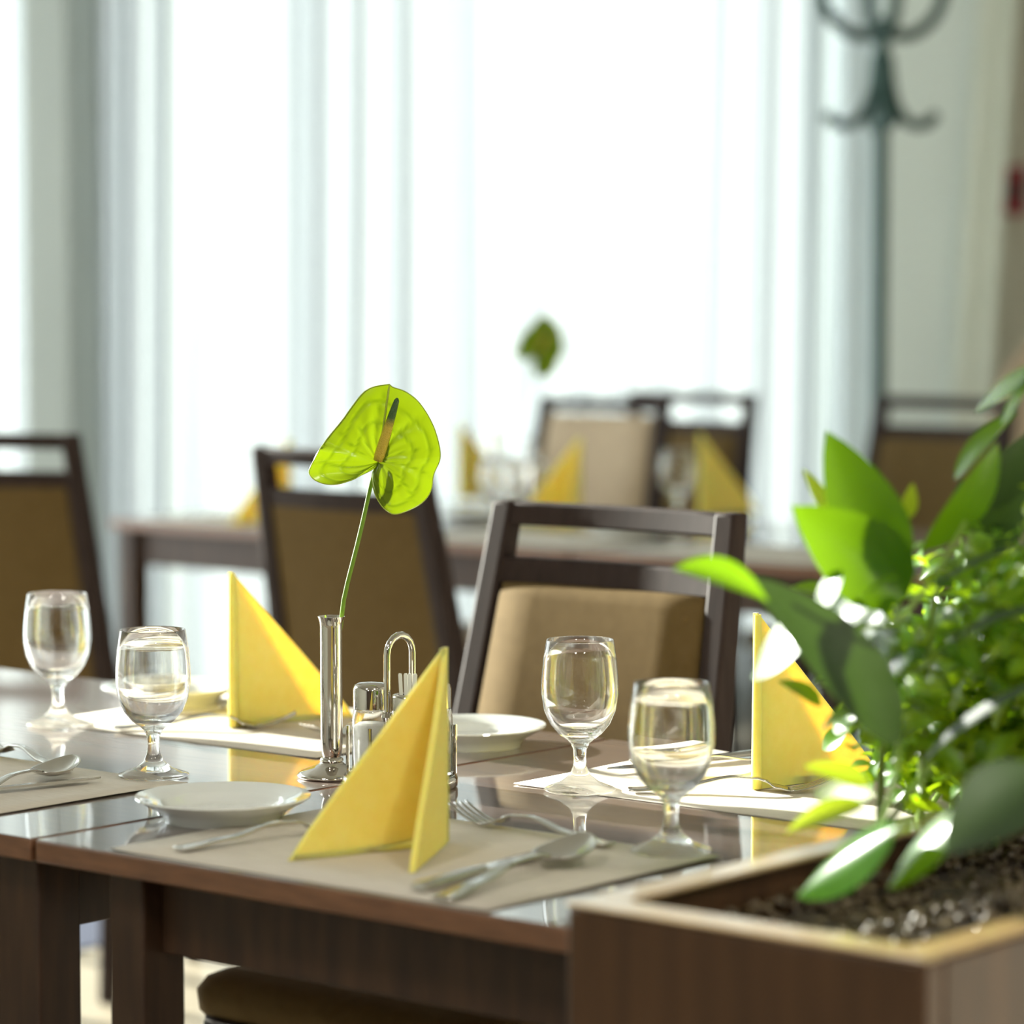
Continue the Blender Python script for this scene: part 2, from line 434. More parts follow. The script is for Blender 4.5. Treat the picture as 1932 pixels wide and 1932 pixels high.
# ------------------------------------------------------------------ chairs
def make_chair(label, solid=False, fabric='fabric'):
    c = empty('dining_chair', label, 'chair', 'upholstered dining chairs')
    wood = M['chair']
    def post_x(z): return 0.187 + (0.160 - 0.187) * (z - .45) / .526 if z > .45 else 0.187
    def post_y(z):
        if z > .47: return -.165 - .105 * (z - .47) / .506
        return -.165 - .035 * (.47 - z) / .47
    for s in (-1, 1):
        rings = []
        for z, w, d in ((0, .026, .028), (.25, .030, .034), (.47, .032, .040), (.72, .030, .036), (.976, .028, .028)):
            x, y = s * post_x(z), post_y(z)
            rings.append([(x - w/2, y - d/2, z), (x + w/2, y - d/2, z), (x + w/2, y + d/2, z), (x - w/2, y + d/2, z)])
        mb = MB(); mb.loft(rings); mb.build('back_post', wood, c, bevel=.004)
        mb = MB(); x = s * .182
        mb.loft([[(x-w, .175-w, z), (x+w, .175-w, z), (x+w, .175+w, z), (x-w, .175+w, z)] for z, w in ((0, .013), (.44, .018))])
        mb.build('leg', wood, c, bevel=.003)
    def rail(z0, z1, name, th=.022, w=0):
        zc = (z0 + z1) / 2; y = post_y(zc); x = post_x(zc) - .012
        mb = MB()
        k = (post_y(z1) - post_y(z0)) / (z1 - z0)
        n = 8; rings = []
        for i in range(n + 1):
            f = -1 + 2 * i / n; bow = -.012 * (1 - f * f)
            rings.append([(x*f, y + bow - th/2 + k*(z0-zc), z0), (x*f, y + bow + th/2 + k*(z0-zc), z0), (x*f, y + bow + th/2 + k*(z1-zc), z1), (x*f, y + bow - th/2 + k*(z1-zc), z1)])
        mb.loft(rings); return mb.build(name, wood, c, bevel=.003, angle=40)
    rail(.949, .975, 'top_rail')
    if not solid: rail(.882, .912, 'middle_rail')
    rail(.515, .55, 'lower_rail')
    # upholstered panel of the back
    zt, zb = (.94 if solid else .884), .548
    mb = MB(); rows = []
    for (dz, off) in ((0, 0.010), (.006, .017), (.05, .024), (.5, .028), (.95, .024), (.994, .017), (1, .010)):
        z = zb + (zt - zb) * dz; x = post_x(z) - .018
        for_y = post_y(z)
        rows.append((z, x, for_y, off))
    rings = []
    for z, x, y, off in rows:
        r = []
        for f in (-1, -.96, -.6, 0, .6, .96, 1): r.append((x*f, y + off * (1 if abs(f) < .9 else (.75 if abs(f) < .99 else .4)) - .010*(1-f*f), z))
        for f in (1, .6, 0, -.6, -1): r.append((x*f, y - .012 - .010*(1-f*f), z))
        rings.append(r)
    mb.loft(rings); mb.build('back_cushion', M[fabric], c, angle=60)
    # seat frame and cushion
    mb = MB()
    for s in (-1, 1): mb.box((s*.182-.011, -.145, .395), (s*.182+.011, .158, .44))
    mb.box((-.165, .164, .395), (.165, .186, .44)); mb.box((-.17, -.176, .395), (.17, -.154, .44))
    mb.build('seat_frame', wood, c, bevel=.002)
    mb = MB(); rings = []
    for z, g in ((.441, -.004), (.452, .004), (.472, .006), (.486, -.002), (.492, -.016), (.496, -.06)):
        r = []; hx, y0, y1 = .208 + g, -.138 - g, .200 + g; cr = .03
        for cx, cy, a0 in ((hx-cr, y1-cr, 0), (-hx+cr, y1-cr, 90), (-hx+cr, y0+cr, 180), (hx-cr, y0+cr, 270)):
            for k in range(4): a = R(a0 + 30*k); r.append((cx + cr*math.cos(a), cy + cr*math.sin(a), z))
        rings.append(r)
    mb.loft(rings); sc_ = mb.build('seat_cushion', M[fabric], c, angle=60)
    mb = MB(); z = .4435; hx, y0, y1, cr = .2005, -.140, .2025, .03; pts = []
    for cx, cy, a0 in ((hx-cr, y1-cr, 0), (-hx+cr, y1-cr, 90), (-hx+cr, y0+cr, 180), (hx-cr, y0+cr, 270)):
        for k in range(4): a = R(a0 + 30*k); pts.append((cx + cr*math.cos(a), cy + cr*math.sin(a), z))
    pts.append(pts[0]); mb.tube(pts, .0035, 6); mb.build('piping', M['chair'], sc_)
    return c
FB, BB = TH, TH + PI          # facing along B / against it
chair = make_chair('brown upholstered chair tucked in at the far side of the near tables')
def place(o, p, rz): o.location = (p[0], p[1], 0); o.rotation_euler.z = rz
place(chair, (-0.055, 3.441), BB)
def chair_at(p, rz, label):
    c = copy_tree(chair); c['label'] = label; place(c, p, rz); return c
chair_at((-0.089, 5.089), FB, 'brown upholstered chair with its back to us behind the green flower')
chair_at((-0.806, 5.70), R(-18), 'brown upholstered chair cut off by the left edge of the photo')
chair_at((0.242, 7.19), BB, 'blurred chair with open slot below its top rail, at the bright curtain')
chair_at((0.777, 6.89), BB, 'blurred brown chair in front of the coat rack pole, behind the plants')
cB = make_chair('blurred chair with a plain tan back between yellow napkins', solid=True, fabric='tan_fabric')
place(cB, (0.03, 6.83), BB)

# round-backed tan chair at the right edge
rc = empty('round_back_chair', 'tan chair with a rounded back at the right edge behind the plants', 'chair')
mb = MB(); mb.lathe([(0, .40), (.19, .40), (.21, .42), (.21, .45), (.19, .47), (0, .475)], 32); mb.build('seat', M['tan_fabric'], rc)
mb = MB(); rings = []
for k, (yy, sc_) in enumerate(((-.225, .9), (-.215, 1), (-.185, 1), (-.175, .9))):
    r = [(.20*sc_*math.cos(R(a)), yy, .88 + .24*sc_*math.sin(R(a))) for a in range(0, 181, 12)]
    r += [(-.20*sc_, yy, .52), (.20*sc_, yy, .52)]
    rings.append(r)
mb.loft(rings); mb.build('backrest', M['tan_fabric'], rc, angle=50)
for sx in (-1, 1):
    for sy in (-1, 1):
        mb = MB(); mb.tube([(sx*.16, sy*.15, 0), (sx*.14, sy*.13, .42)], [.012, .017], 10); mb.build('leg', M['chair'], rc)
    mb = MB(); mb.tube([(sx*.14, -.17, .42), (sx*.15, -.195, .60)], .014, 8); mb.build('back_support', M['chair'], rc)
rc.location = (1.34, 7.6, 0); rc.rotation_euler.z = PI * .97

# ------------------------------------------------------------------ coat rack
rk = empty('coat_rack', 'dark green metal coat rack with curved hooks by the pale wall', 'coat rack')
RX, RY = 0.858, 7.55
def zy(y): return H_CAM + (530 - y) / F_PX * RY
mb = MB(); mb.tube([(0, 0, .02), (0, 0, zy(40))], .017, 14); mb.build('pole', M['rack'], rk)
mb = MB(); mb.lathe([(0, .0), (.16, 0), (.165, .012), (.06, .03), (.02, .06), (0, .06)], 32); mb.build('base', M['rack'], rk)
mb = MB(); mb.lathe([(0, zy(75)), (.030, zy(72)), (.034, zy(62)), (.028, zy(50)), (0, zy(44))], 20); mb.build('collar', M['rack'], rk)
k = RY / F_PX
up_ = [(0, 68), (35, 74), (64, 70), (98, 42), (116, 8), (122, -40), (108, -80), (88, -92)]
lo_ = [(10, 95), (13, 150), (22, 200), (44, 232), (72, 243), (96, 232), (106, 212)]
for i in range(4):
    a = R(6 + 90 * i)
    for pts, nm, r0 in ((up_, 'upper_hook', .0165), (lo_, 'lower_hook', .0155)):
        mb = MB(); mb.tube([(x*k*math.cos(a), x*k*math.sin(a), zy(y)) for x, y in pts], [r0]*(len(pts)-1) + [r0*1.1], 8)
        o = mb.build(nm, M['rack'], rk, sub=1)
rk.location = (RX, RY, 0)

# ------------------------------------------------------------------ tableware
def make_glass():
    g = MB()
    g.lathe([(0, 0), (.0325, 0), (.0342, .0012), (.0340, .0024), (.029, .0042), (.018, .0085), (.0098, .0150), (.0066, .0230), (.0058, .0310), (.0064, .0390),
             (.0090, .0450), (.0130, .0485), (.0205, .0540), (.0285, .0635), (.0340, .0765), (.0364, .0920), (.0362, .1060), (.0346, .1240), (.0318, .1425), (.0313, .1432),
             (.0306, .1425), (.0334, .1240), (.0350, .1060), (.0352, .0920), (.0326, .0775), (.0268, .0660), (.0180, .0585), (.0080, .0560), (0, .0555)], 64)
    o = g.build('water_goblet', M['glass'], angle=180)
    return tag(o, None, 'glass', 'stemmed water goblets')
G0 = make_glass()
def goblet(p, label, first=[True]):
    o = G0 if first[0] else G0.copy()
    if not first[0]: COL.objects.link(o)
    first[0] = False
    o.location = p + Vector((0, 0, .0009)); o['label'] = label; return o
goblet(on(290, 1466), 'clear stemmed goblet standing left of the metal bud vase, sharp in focus')
goblet(on(110, 1369), 'clear stemmed goblet farthest to the left on the table')
goblet(on(1094, 1493), 'clear stemmed goblet in front of the tucked-in brown chair')
goblet(on(1266, 1608), 'clear stemmed goblet nearest the planter')
goblet(on(1278, 985), 'blurred stemmed goblet on the far table by the bright curtain')
goblet(on(940, 1003), 'blurred stemmed goblet on the far table left of the far flower vase')

def make_plate():
    g = MB()
    g.lathe([(0, .003), (.048, .003), (.050, 0), (.053, 0), (.0545, .004), (.060, .010), (.0765, .0185), (.0788, .0205), (.0782, .0218), (.0740, .0208), (.0600, .0160), (.0560, .0135), (.0525, .0085), (.048, .0066), (.040, .0060), (0, .0058)], 72)
    o = g.build('side_plate', M['porcelain'], angle=50)
    return tag(o, None, 'plate', 'small white side plates')
PL0 = make_plate()
def plate(p, label, first=[True]):
    o = PL0 if first[0] else PL0.copy()
    if not first[0]: COL.objects.link(o)
    first[0] = False
    o.location = p; o['label'] = label; return o
plate(T(.048, .180), 'white side plate at the front left of the near table, beside a knife')
plate(T(-.085, .672), 'white side plate behind the front yellow napkin, before the brown chair')
plate(T(-.560, .700), 'white side plate half hidden behind the left yellow napkin')
plate(T(.585, .690), 'white side plate behind the plants at the right end of the near table')
plate(on(895, 985), 'blurred white side plate on the far table left of the near chair back')
plate(on(1180, 1010), 'blurred white side plate on the far table above the near chair back')

def make_mat():
    g = MB(); L, D = .42, .30; rows = []
    for j in range(7):
        row = []
        for i in range(13):
            x, y = -L/2 + L*i/12, -D/2 + D*j/6
            e = max(0, abs(x)/(L/2) - .85) / .15
            row.append((x, y, .0007 + .0016 * e*e * (.4 + .6*math.sin(2.3*y/D + 1)**2)))
        rows.append(row)
    g.grid(rows)
    o = g.build('placemat', M['paper'], solid=.0007)
    return tag(o, None, 'placemat', 'beige paper placemats')
MT0 = make_mat()
def pmat(p, label, rz=0.0, first=[True]):
    o = MT0 if first[0] else MT0.copy()
    if not first[0]: COL.objects.link(o)
    first[0] = False
    o.location = p; o.rotation_euler.z = TH + rz; o['label'] = label; return o
pmat(T(.297, .157), 'beige placemat under the front yellow napkin')
pmat(T(-.330, .150), 'beige placemat with spoon at the left edge, in front of the goblets', R(-.6))
pmat(T(.330, .648), 'beige placemat under the right yellow napkin by the plants')
pmat(T(-.350, .648), 'bright placemat under the left yellow napkin, behind the goblets')
pmat(FT(.30, .16), 'blurred placemat at the left end of the far table')
pmat(FT(1.00, .16), 'blurred placemat on the far table above the near chair back')
pmat(FT(1.52, .16), 'blurred placemat on the far table right of the near chair back')
pmat(FT(.85, .64), 'blurred placemat at the far side of the far table, by the flower vase')

# folded napkins -----------------------------------------------------
def make_napkin():
    Hn, th = .166, .0042
    g = MB()
    for (ex, ey, bow) in ((-.039, -.150, .5), (.076, -.126, -.35)):
        d = Vector((ex, ey, 0)); L = d.length; d.normalize(); n = Vector((-d.y, d.x, 0))
        rows = []
        for i in range(15):                       # out along the foot
            s = i / 14; row = []
            ztop = Hn * (1 - s) ** 0.92 + .0015
            for j in range(9):
                t = j / 8; z = ztop * t
                off = .006 * bow * math.sin(PI * s) * (1 - .6*t) + .002*math.sin(4*s)
                row.append(Vector((0, 0, z)) + d * (L * s * (1 - .02*t)) + n * off)
            rows.append(row)
        front = [[p + n * th for p in r] for r in rows]
        back = [[p - n * th * .2 for p in r] for r in rows]
        nr, nc = len(rows), len(rows[0])
        vs = [p for r in front for p in r] + [p for r in back for p in r]; o_ = nr * nc; fs = []
        for i in range(nr - 1):
            for j in range(nc - 1):
                a, b, c, e = i*nc+j, i*nc+j+1, (i+1)*nc+j+1, (i+1)*nc+j
                fs += [(a, b, c, e), (o_+e, o_+c, o_+b, o_+a)]
        for i in range(nr - 1):
            for j in (0, nc - 1):
                a, b = i*nc+j, (i+1)*nc+j; fs.append((a, b, o_+b, o_+a))
        for j in range(nc - 1):
            for i in (0, nr - 1):
                a, b = i*nc+j, i*nc+j+1; fs.append((a, b, o_+b, o_+a))
        g.add(vs, fs)
    # rounded ridge where the folds meet
    g.tube([(0, 0, .001), (0, 0, .08), (0, 0, Hn)], [.0052, .0048, .0034], 10)
    # turned-in bottom fold between the two leaves
    a = Vector((-.039, -.150, 0)) * .97
    b = Vector((0, 0, 0)); n = Vector((.0095, -.0024, 0))
    b = Vector((.003, -.014, 0)); g.loft([[a, a + n*.3, a + n*.3 + Vector((0,0,.003)), a + Vector((0,0,.004))], [b, b + n*.8, b + n*.8 + Vector((0,0,.005)), b + Vector((0,0,.008))]])
    o = g.build('folded_napkin', M['napkin'], angle=50, bevel=.0008, segs=1)
    return tag(o, None, 'napkin', 'yellow folded napkins')
NP0 = make_napkin()
def napkin(p, rz, label, first=[True]):
    o = NP0 if first[0] else NP0.copy()
    if not first[0]: COL.objects.link(o)
    first[0] = False
    o.location = (p[0], p[1], TOP + .0016); o.rotation_euler.z = TH + rz; o['label'] = label; return o
napkin(T(.283, .211), 0, 'yellow folded napkin standing nearest, open to the front, on the near table')
napkin(T(-.357, .597), PI, 'yellow folded napkin standing left of the metal bud vase')
napkin(T(.321, .615), PI, 'yellow folded napkin standing behind the plants at the right')
napkin(on(545, 985), R(10), 'blurred yellow napkin seen through the slot of the left middle chair')
napkin(on(868, 942), PI, 'blurred yellow napkin left of the far flower vase')
napkin(on(1093, 985), R(-5), 'blurred yellow napkin left of the plain tan chair back')
napkin(on(1322, 975), PI, 'blurred yellow napkin right of the far goblet')

# cutlery --------------------------------------------------------------
def strip(g, stations, ny=6, cup=None):
    """stations: (x, half width, z, cup depth)"""
    rows = []
    for x, w, z, c in stations:
        rows.append([(x, w * f, z + c * (f*f - 1)) for f in [-1 + 2*k/ny for k in range(ny + 1)]])
    g.grid(rows)
def smooth_path(keys, n):
    out = []
    for i in range(n + 1):
        t = i / n; x = keys[0][0] + (keys[-1][0] - keys[0][0]) * t
        for a, b in zip(keys, keys[1:]):
            if a[0] <= x <= b[0] + 1e-9:
                f = (x - a[0]) / (b[0] - a[0]); f = f*f*(3 - 2*f)
                out.append((x,) + tuple(a[k] + (b[k] - a[k]) * f for k in range(1, len(a)))); break
    return out
def make_spoon():
    r = empty('spoon', None, 'spoon', 'steel spoons')
    hd = smooth_path([(0, .0085, .0030, 0), (.006, .0095, .0028, 0), (.05, .0062, .0065, 0), (.10, .0038, .0135, 0), (.128, .0034, .0130, -.0003), (.140, .0048, .0105, .0)], 26)
    g = MB(); strip(g, hd, 4); g.build('handle', M['steel'], r, solid=.0022, bevel=.0007, segs=1, angle=60)
    st = []
    for i in range(19):
        t = i / 18; x = .138 + .060 * t
        w = .0205 * (max(0, math.sin(PI * (t ** .8))) ** .55) + .0012
        if t == 0: w = .0046
        zr = .0098 + .0090 * t * t                       # rim height
        st.append((x, w, zr, .0085 * math.sin(PI * min(1, t*1.0)) ** .8 if 0 < t < 1 else 0.0))
    g = MB(); strip(g, st, 10); g.build('bowl', M['steel'], r, solid=.0013, sub=1, angle=180)
    return r
def make_fork():
    r = empty('fork', None, 'fork', 'steel forks')
    hd = smooth_path([(0, .0080, .0030, 0), (.006, .0088, .0028, 0), (.05, .0058, .0065, 0), (.10, .0036, .0145, 0), (.122, .0034, .0130, 0), (.132, .0050, .0095, 0)], 26)
    g = MB(); strip(g, hd, 4); g.build('handle', M['steel'], r, solid=.0022, bevel=.0007, segs=1, angle=60)
    g = MB()
    strip(g, smooth_path([(.130, .0046, .0098, 0), (.138, .0108, .0055, .0008), (.152, .0118, .0028, .0012)], 10), 8)
    for k in range(4):
        y = -.0100 + .00667 * k
        rows = []
        for i in range(11):
            t = i / 10; x = .1515 + .043 * t; w = .0019 * (1 - .55*t*t)
            z = .0026 + .0135 * t ** 1.7
            rows.append([(x, y - w, z), (x, y + w, z)])
        g.grid(rows)
    g.build('tines', M['steel'], r, solid=.0014, angle=60)
    return r
def make_knife():
    r = empty('table_knife', None, 'knife', 'steel table knives')
    g = MB(); rings = []
    for x, w, h in ((0, .0065, .0030), (.004, .0085, .0042), (.03, .0078, .0042), (.08, .0062, .0036), (.092, .0052, .0032), (.096, .0056, .0030)):
        rings.append([(x, w*math.cos(2*PI*k/12), .0045 + h*math.sin(2*PI*k/12)) for k in range(12)])
    g.loft(rings); g.build('handle', M['steel'], r, angle=60)
    g = MB()
    top, bot = [], []
    for i in range(17):
        t = i / 16; x = .095 + .113 * t
        y0 = -.0065 + (.003 * max(0, t - .8) / .2)
        y1 = .0060 + .0035 * math.sin(PI * min(1, t * .75)) - .013 * max(0, (t - .78) / .22) ** 2
        top.append((x, y0, y1))
    rings = [[(x, y0, .0058), (x, y1, .0047), (x, y1, .0043), (x, y0, .0036)] for x, y0, y1 in top]
    g.loft(rings); g.build('blade', M['steel'], r, angle=25)
    return r
S0, K0, N0 = make_spoon(), make_fork(), make_knife()
used = set()
def lay(src, a, b, label, z=TOP + .0016, roll=0.0, sc=1.0):
    """lay a piece with its handle end at a and its tip towards b"""
    o = src if src.name not in used else copy_tree(src)
    used.add(src.name)
    o.location = (a.x, a.y, z); o.rotation_euler = (roll, 0, math.atan2(b.y - a.y, b.x - a.x)); o['label'] = label; o.scale = (sc, sc, sc)
    return o
def lay_len(src, a, b, L, label, keep='tip', **kw):
    d = (b - a); d.z = 0; d.normalize()
    if keep == 'tip': a = b - d * L
    return lay(src, a, b, label, **kw)
lay(N0, on(788, 1688), on(1075, 1605), 'steel knife beside the spoon, in front of the near goblets')
lay(S0, on(832, 1706), on(1140, 1612), sc=1.14, label= 'steel spoon lying beside the knife, front right of the front napkin')
lay(K0, on(1150, 1603), on(838, 1545), 'steel fork lying behind the front napkin, handle toward the right goblets')
lay(K0, on(335, 1611), on(640, 1572), 'steel fork in front of the front side plate, its tines behind the napkin')
lay(N0, T(-.236, .045), T(-.187, .250), 'steel knife with tip right of the spoon at the left edge')
lay_len(S0, on(-60, 1511), on(143, 1462), .20, 'steel spoon at the left edge, bowl toward the goblet')
lay(K0, on(125, 1462), on(-60, 1410), 'steel fork at the left edge, its handle end behind the spoon bowl')
lay(K0, on(1185, 1498), on(1508, 1497), 'steel fork behind the goblet nearest the planter, tines toward the right napkin')
lay_len(N0, on(1430, 1432), on(1150, 1463), .208, 'steel knife behind the right goblets, left of the right napkin')
lay(S0, T(.235, .785), T(.190, .60), 'steel spoon beside the knife, half hidden behind the right goblets')
lay(K0, on(215, 1380), on(478, 1376), 'steel fork in front of the left napkin, tines to the right')
lay(K0, T(-.215, .775), T(-.232, .585), 'steel fork right of the left napkin, tines showing left of the bud vase')
lay(K0, T(.490, .780), T(.470, .590), 'steel fork behind the plant stems at the right')
lay(N0, T(-.455, .780), T(-.468, .59), 'steel knife left of the left napkin, behind the goblets')

# ------------------------------------------------------------------ bud vase with its flower
def make_vase():
    v = empty('bud_vase', None, 'vase', 'chrome bud vases')
    g = MB(); g.lathe([(0, 0), (.0320, 0), (.0338, .0015), (.0338, .0030), (.0300, .0062), (.0180, .0105), (.0120, .0135), (.0112, .0150), (0, .0150)], 56)
    g.build('base', M['chrome'], v, angle=60)
    g = MB(); g.lathe([(.0100, .0148), (.0116, .0162), (.0110, .0185), (.0085, .0200), (.0095, .0230), (.0104, .0290), (.0108, .0400), (.0108, .1460), (.0112, .1510), (.0130, .1560), (.0132, .1566),
                        (.0126, .1566), (.0104, .1510), (.0099, .1450), (.0099, .0400), (.0080, .0260), (0, .0250)], 48)
    g.build('tube', M['chrome'], v, angle=60)
    return v
OUT = [(1100,178),(1035,185),(950,203),(895,250),(850,308),(808,365),(770,420),(728,474),(680,530),(636,585),(600,640),(572,690),(550,735),(524,778),(515,815),(524,838),(545,862),(580,882),(620,897),(668,904),(720,902),(785,885),(850,861),(910,832),(970,803),(1000,780),(1022,752),
       (1003,772),(982,800),(968,835),(966,875),(973,925),(990,982),(1012,1028),(1040,1071),(1073,1103),(1110,1126),(1152,1128),(1200,1114),(1255,1092),(1305,1066),(1352,1030),(1390,980),(1408,930),(1411,880),(1418,838),(1436,795),(1462,745),(1470,700),(1465,640),(1448,570),(1430,510),(1410,462),(1378,400),(1340,342),(1300,292),(1250,252),(1205,225),(1160,210),(1120,200)]
def make_flower():
    f = empty('anthurium_flower', None, 'flower', 'green anthurium flowers')
    sc_ = 1 / (3.864 * 1961.0); cx, cz = 1018, 742
    raw = [((x - cx) * sc_, (cz - y) * sc_) for x, y in OUT]
    pts = []
    for i, (x, z) in enumerate(raw):                                 # twice as many points, smoothed
        x2, z2 = raw[(i + 1) % len(raw)]
        pts.append((x, z)); pts.append(((x + x2) / 2, (z + z2) / 2))
    pts = [pts[i] if i in (0, 1, 52, 53, 54, len(pts)-1) else tuple((pts[i-1][k] + 2*pts[i][k] + pts[(i+1) % len(pts)][k]) / 4 for k in (0, 1)) for i in range(len(pts))]
    g = MB(); nr = 26; rings = []; veins = [0.0]
    for (X, Z) in pts:
        row = []; ang = math.atan2(Z, X); rad = math.hypot(X, Z)
        for k in range(nr + 1):
            t = k / nr
            x, z = X * t, Z * t
            y = -.004 - .016 * math.sin(PI * .55 * t) * 0.5
            y += .020 * t * t * (.5 if Z < 0 else .25)
            if X < -.02 and Z < .015: y -= .016 * t ** 3           # left lobe curls to the front
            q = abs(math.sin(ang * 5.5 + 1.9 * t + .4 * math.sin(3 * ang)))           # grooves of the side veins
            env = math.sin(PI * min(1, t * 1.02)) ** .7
            y += .0016 * (1 - q ** .45) * env; vein_shade = max(0, 1 - q / .22) * env * .8  # groove relief, and the shade painted into it
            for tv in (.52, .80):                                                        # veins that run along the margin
                e_ = math.exp(-((t - tv - .05 * math.sin(ang * 4)) / .022) ** 2); y += .0009 * e_; vein_shade = max(vein_shade, .6 * e_)
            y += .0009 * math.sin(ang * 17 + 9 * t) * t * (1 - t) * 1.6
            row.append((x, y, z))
            if k: veins.append(min(1, vein_shade))
        rings.append(row)
    n = len(rings); vs = [(0, -.004, 0)]; fs = []
    for r in rings: vs += r[1:]
    for i in range(n):
        j = (i + 1) % n
        if i in (52, 53): continue                                        # the notch stays open
        a, b = 1 + i*nr, 1 + j*nr
        fs.append((0, a, b))
        for k in range(nr - 1): fs.append((a+k, a+k+1, b+k+1, b+k))
    rim = [Vector(r[-1]) for r in rings]
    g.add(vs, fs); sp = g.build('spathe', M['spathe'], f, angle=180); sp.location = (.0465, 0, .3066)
    sp.data.attributes.new('vein_shade', 'FLOAT', 'POINT').data.foreach_set('value', veins)
    g = MB(); g.tube(rim[54:] + rim[:53], .00055, 6); g.build('margin', M['margin'], sp)  # pale tube added as a glint along the spathe edge
    tipi = 0; g = MB(); g.tube([Vector(rings[tipi][k]) + Vector((0, -.0006, 0)) for k in range(0, nr, 3)] + [rim[tipi]], [.0011] * (len(range(0, nr, 3))) + [.0004], 6); g.build('midrib', M['margin'], sp)
    g = MB(); ax = Vector((.0195, -.012, .061)); L = ax.length; q = ax.to_track_quat('Z', 'Y')
    g.lathe([(0, 0), (.0044, 0), (.0052, .006), (.0050, .02), (.0043, .036), (.0036, .050), (.0026, L - .003), (.0012, L - .0005), (0, L)], 20)
    sd = g.build('spadix', M['spadix'], f, angle=180); sd.location = (.0458, -.005, .3075); sd.rotation_euler = q.to_euler()
    g = MB()
    P = [(.0035, 0, .045), (.0082, .0, .158), (.0160, .002, .190), (.0245, .005, .222), (.0330, .008, .258), (.0385, .009, .285), (.0445, .004, .3045)]
    g.tube(P, [.0024, .0024, .0023, .0023, .0022, .0022, .0022], 10); g.build('stem', M['stem'], f, sub=1)
    return f
V0 = make_vase(); V0['label'] = 'slim chrome bud vase on the near tables holding the large green flower'
vp = on(626, 1466); V0.location = vp
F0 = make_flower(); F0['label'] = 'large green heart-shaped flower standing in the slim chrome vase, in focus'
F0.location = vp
V1 = copy_tree(V0); V1['label'] = 'blurred slim chrome vase on the far table at the curtain'
vp2 = on(932, 945); V1.location = vp2
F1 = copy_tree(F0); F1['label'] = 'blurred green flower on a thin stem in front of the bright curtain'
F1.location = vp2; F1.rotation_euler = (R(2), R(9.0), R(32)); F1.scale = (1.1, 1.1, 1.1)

# ------------------------------------------------------------------ caddy with shakers
def make_caddy(c, lab, near=True):
    k = empty('condiment_caddy', lab['caddy'], 'caddy', 'chrome condiment caddies')
    g = MB(); g.lathe([(0, 0), (.0525, 0), (.0548, .002), (.0550, .009), (.0535, .0118), (.0500, .0122), (.0480, .0095), (0, .0095)], 64); g.build('tray', M['chrome'], k, angle=60)
    hb = Vector((.0116, .0139, 0)); pts = [-hb + Vector((0, 0, .0096)), -hb + Vector((0, 0, .07)), -hb + Vector((0, 0, .127))]
    for i in range(1, 9):
        a = PI - PI * i / 9; pts.append(hb * math.cos(a) + Vector((0, 0, .127 + .0180 * math.sin(a))))
    pts += [hb + Vector((0, 0, .127)), hb + Vector((0, 0, .07)), hb + Vector((0, 0, .0096))]
    g = MB(); g.tube(pts, .0034, 12); g.build('handle', M['chrome'], k)
    g = MB(); g.lathe([(0, .064), (.0045, .065), (.0058, .069), (.0045, .073), (0, .074)], 16, c=(-hb.x, -hb.y - .004, 0)); g.build('knob', M['chrome'], k)
    for x, y in ((-.0500, .004), (-.028, -.0185), (.0520, .012), (.034, .0355), (-.012, .0235), (.008, .031)):
        g = MB(); g.tube([(x, y, .009), (x, y, .058)], .0019, 8); g.build('post', M['chrome'], k)
    k.location = c
    def shaker(dx, dy, fill, label, nm):
        s = empty(nm, label, 'shaker', 'glass shakers in the caddies')
        g = MB(); g.lathe([(0, 0), (.0165, 0), (.0180, .0015), (.0180, .055), (.0165, .0625), (.0160, .064), (.0145, .064), (.0150, .0615), (.0166, .055), (.0166, .004), (0, .0035)], 40); g.build('jar', M['glass'], s, angle=60)
        g = MB(); g.lathe([(0, .0040), (.0160, .0044), (.0160, .0490), (.012, .0515), (0, .0505)], 32); g.build('filling', fill, s, angle=60)
        g = MB(); g.lathe([(.0155, .0645), (.0168, .0650), (.0168, .0830), (.0155, .0872), (.0110, .0895), (0, .0903)], 40); g.build('cap', M['chrome'], s, angle=60)
        s.location = c + Vector((dx, dy, .0096)); return s
    shaker(-.0280, .004, M['salt'], lab['salt'], 'salt_shaker')
    shaker(.0320, .012, M['pepper'], lab['pepper'], 'pepper_shaker')
    tc = empty('toothpick_cup', lab['cup'], 'cup', 'chrome toothpick cups')
    g = MB(); g.lathe([(0, 0), (.0150, 0), (.0160, .0015), (.0160, .078), (.0152, .0815), (.0120, .0825), (.0112, .0815), (.0112, .0800), (.0142, .0780), (.0142, .003), (0, .002)], 40); g.build('shell', M['chrome'], tc, angle=60)
    tp = c + Vector((.009, -.024, .0096)); tc.location = tp
    if near:
        base = None
        for i in range(12):
            ax, ay = -.0055 + .0028 * (i % 4), -.003 + .003 * (i // 4)
            if base is None:
                g = MB(); g.box((-.0013, -.0004, 0), (.0013, .0004, .0975)); g.box((-.0008, -.0003, .0975), (.0008, .0003, .0985))
                base = g.build('toothpick', M['pick'], smooth=False); o = base
            else:
                o = base.copy(); COL.objects.link(o)
            o.location = tp + Vector((ax * .6, ay * .8, .0032)); o.rotation_euler = (R(1.5 * (i // 4 - 1)), R((i % 4 - 1.5) * 1.8), R(random.uniform(-25, 25)))
            tag(o, 'white wrapped toothpick in the chrome cup of the near caddy', 'toothpick', 'toothpicks in the chrome cup')
CC = on(755, 1484)
make_caddy(CC, dict(caddy='round chrome condiment caddy with loop handle behind the front napkin', salt='glass salt shaker with chrome cap right of the near bud vase',
                    pepper='chrome-capped shaker behind the peak of the front napkin', cup='chrome cup of white toothpicks in the near caddy'))
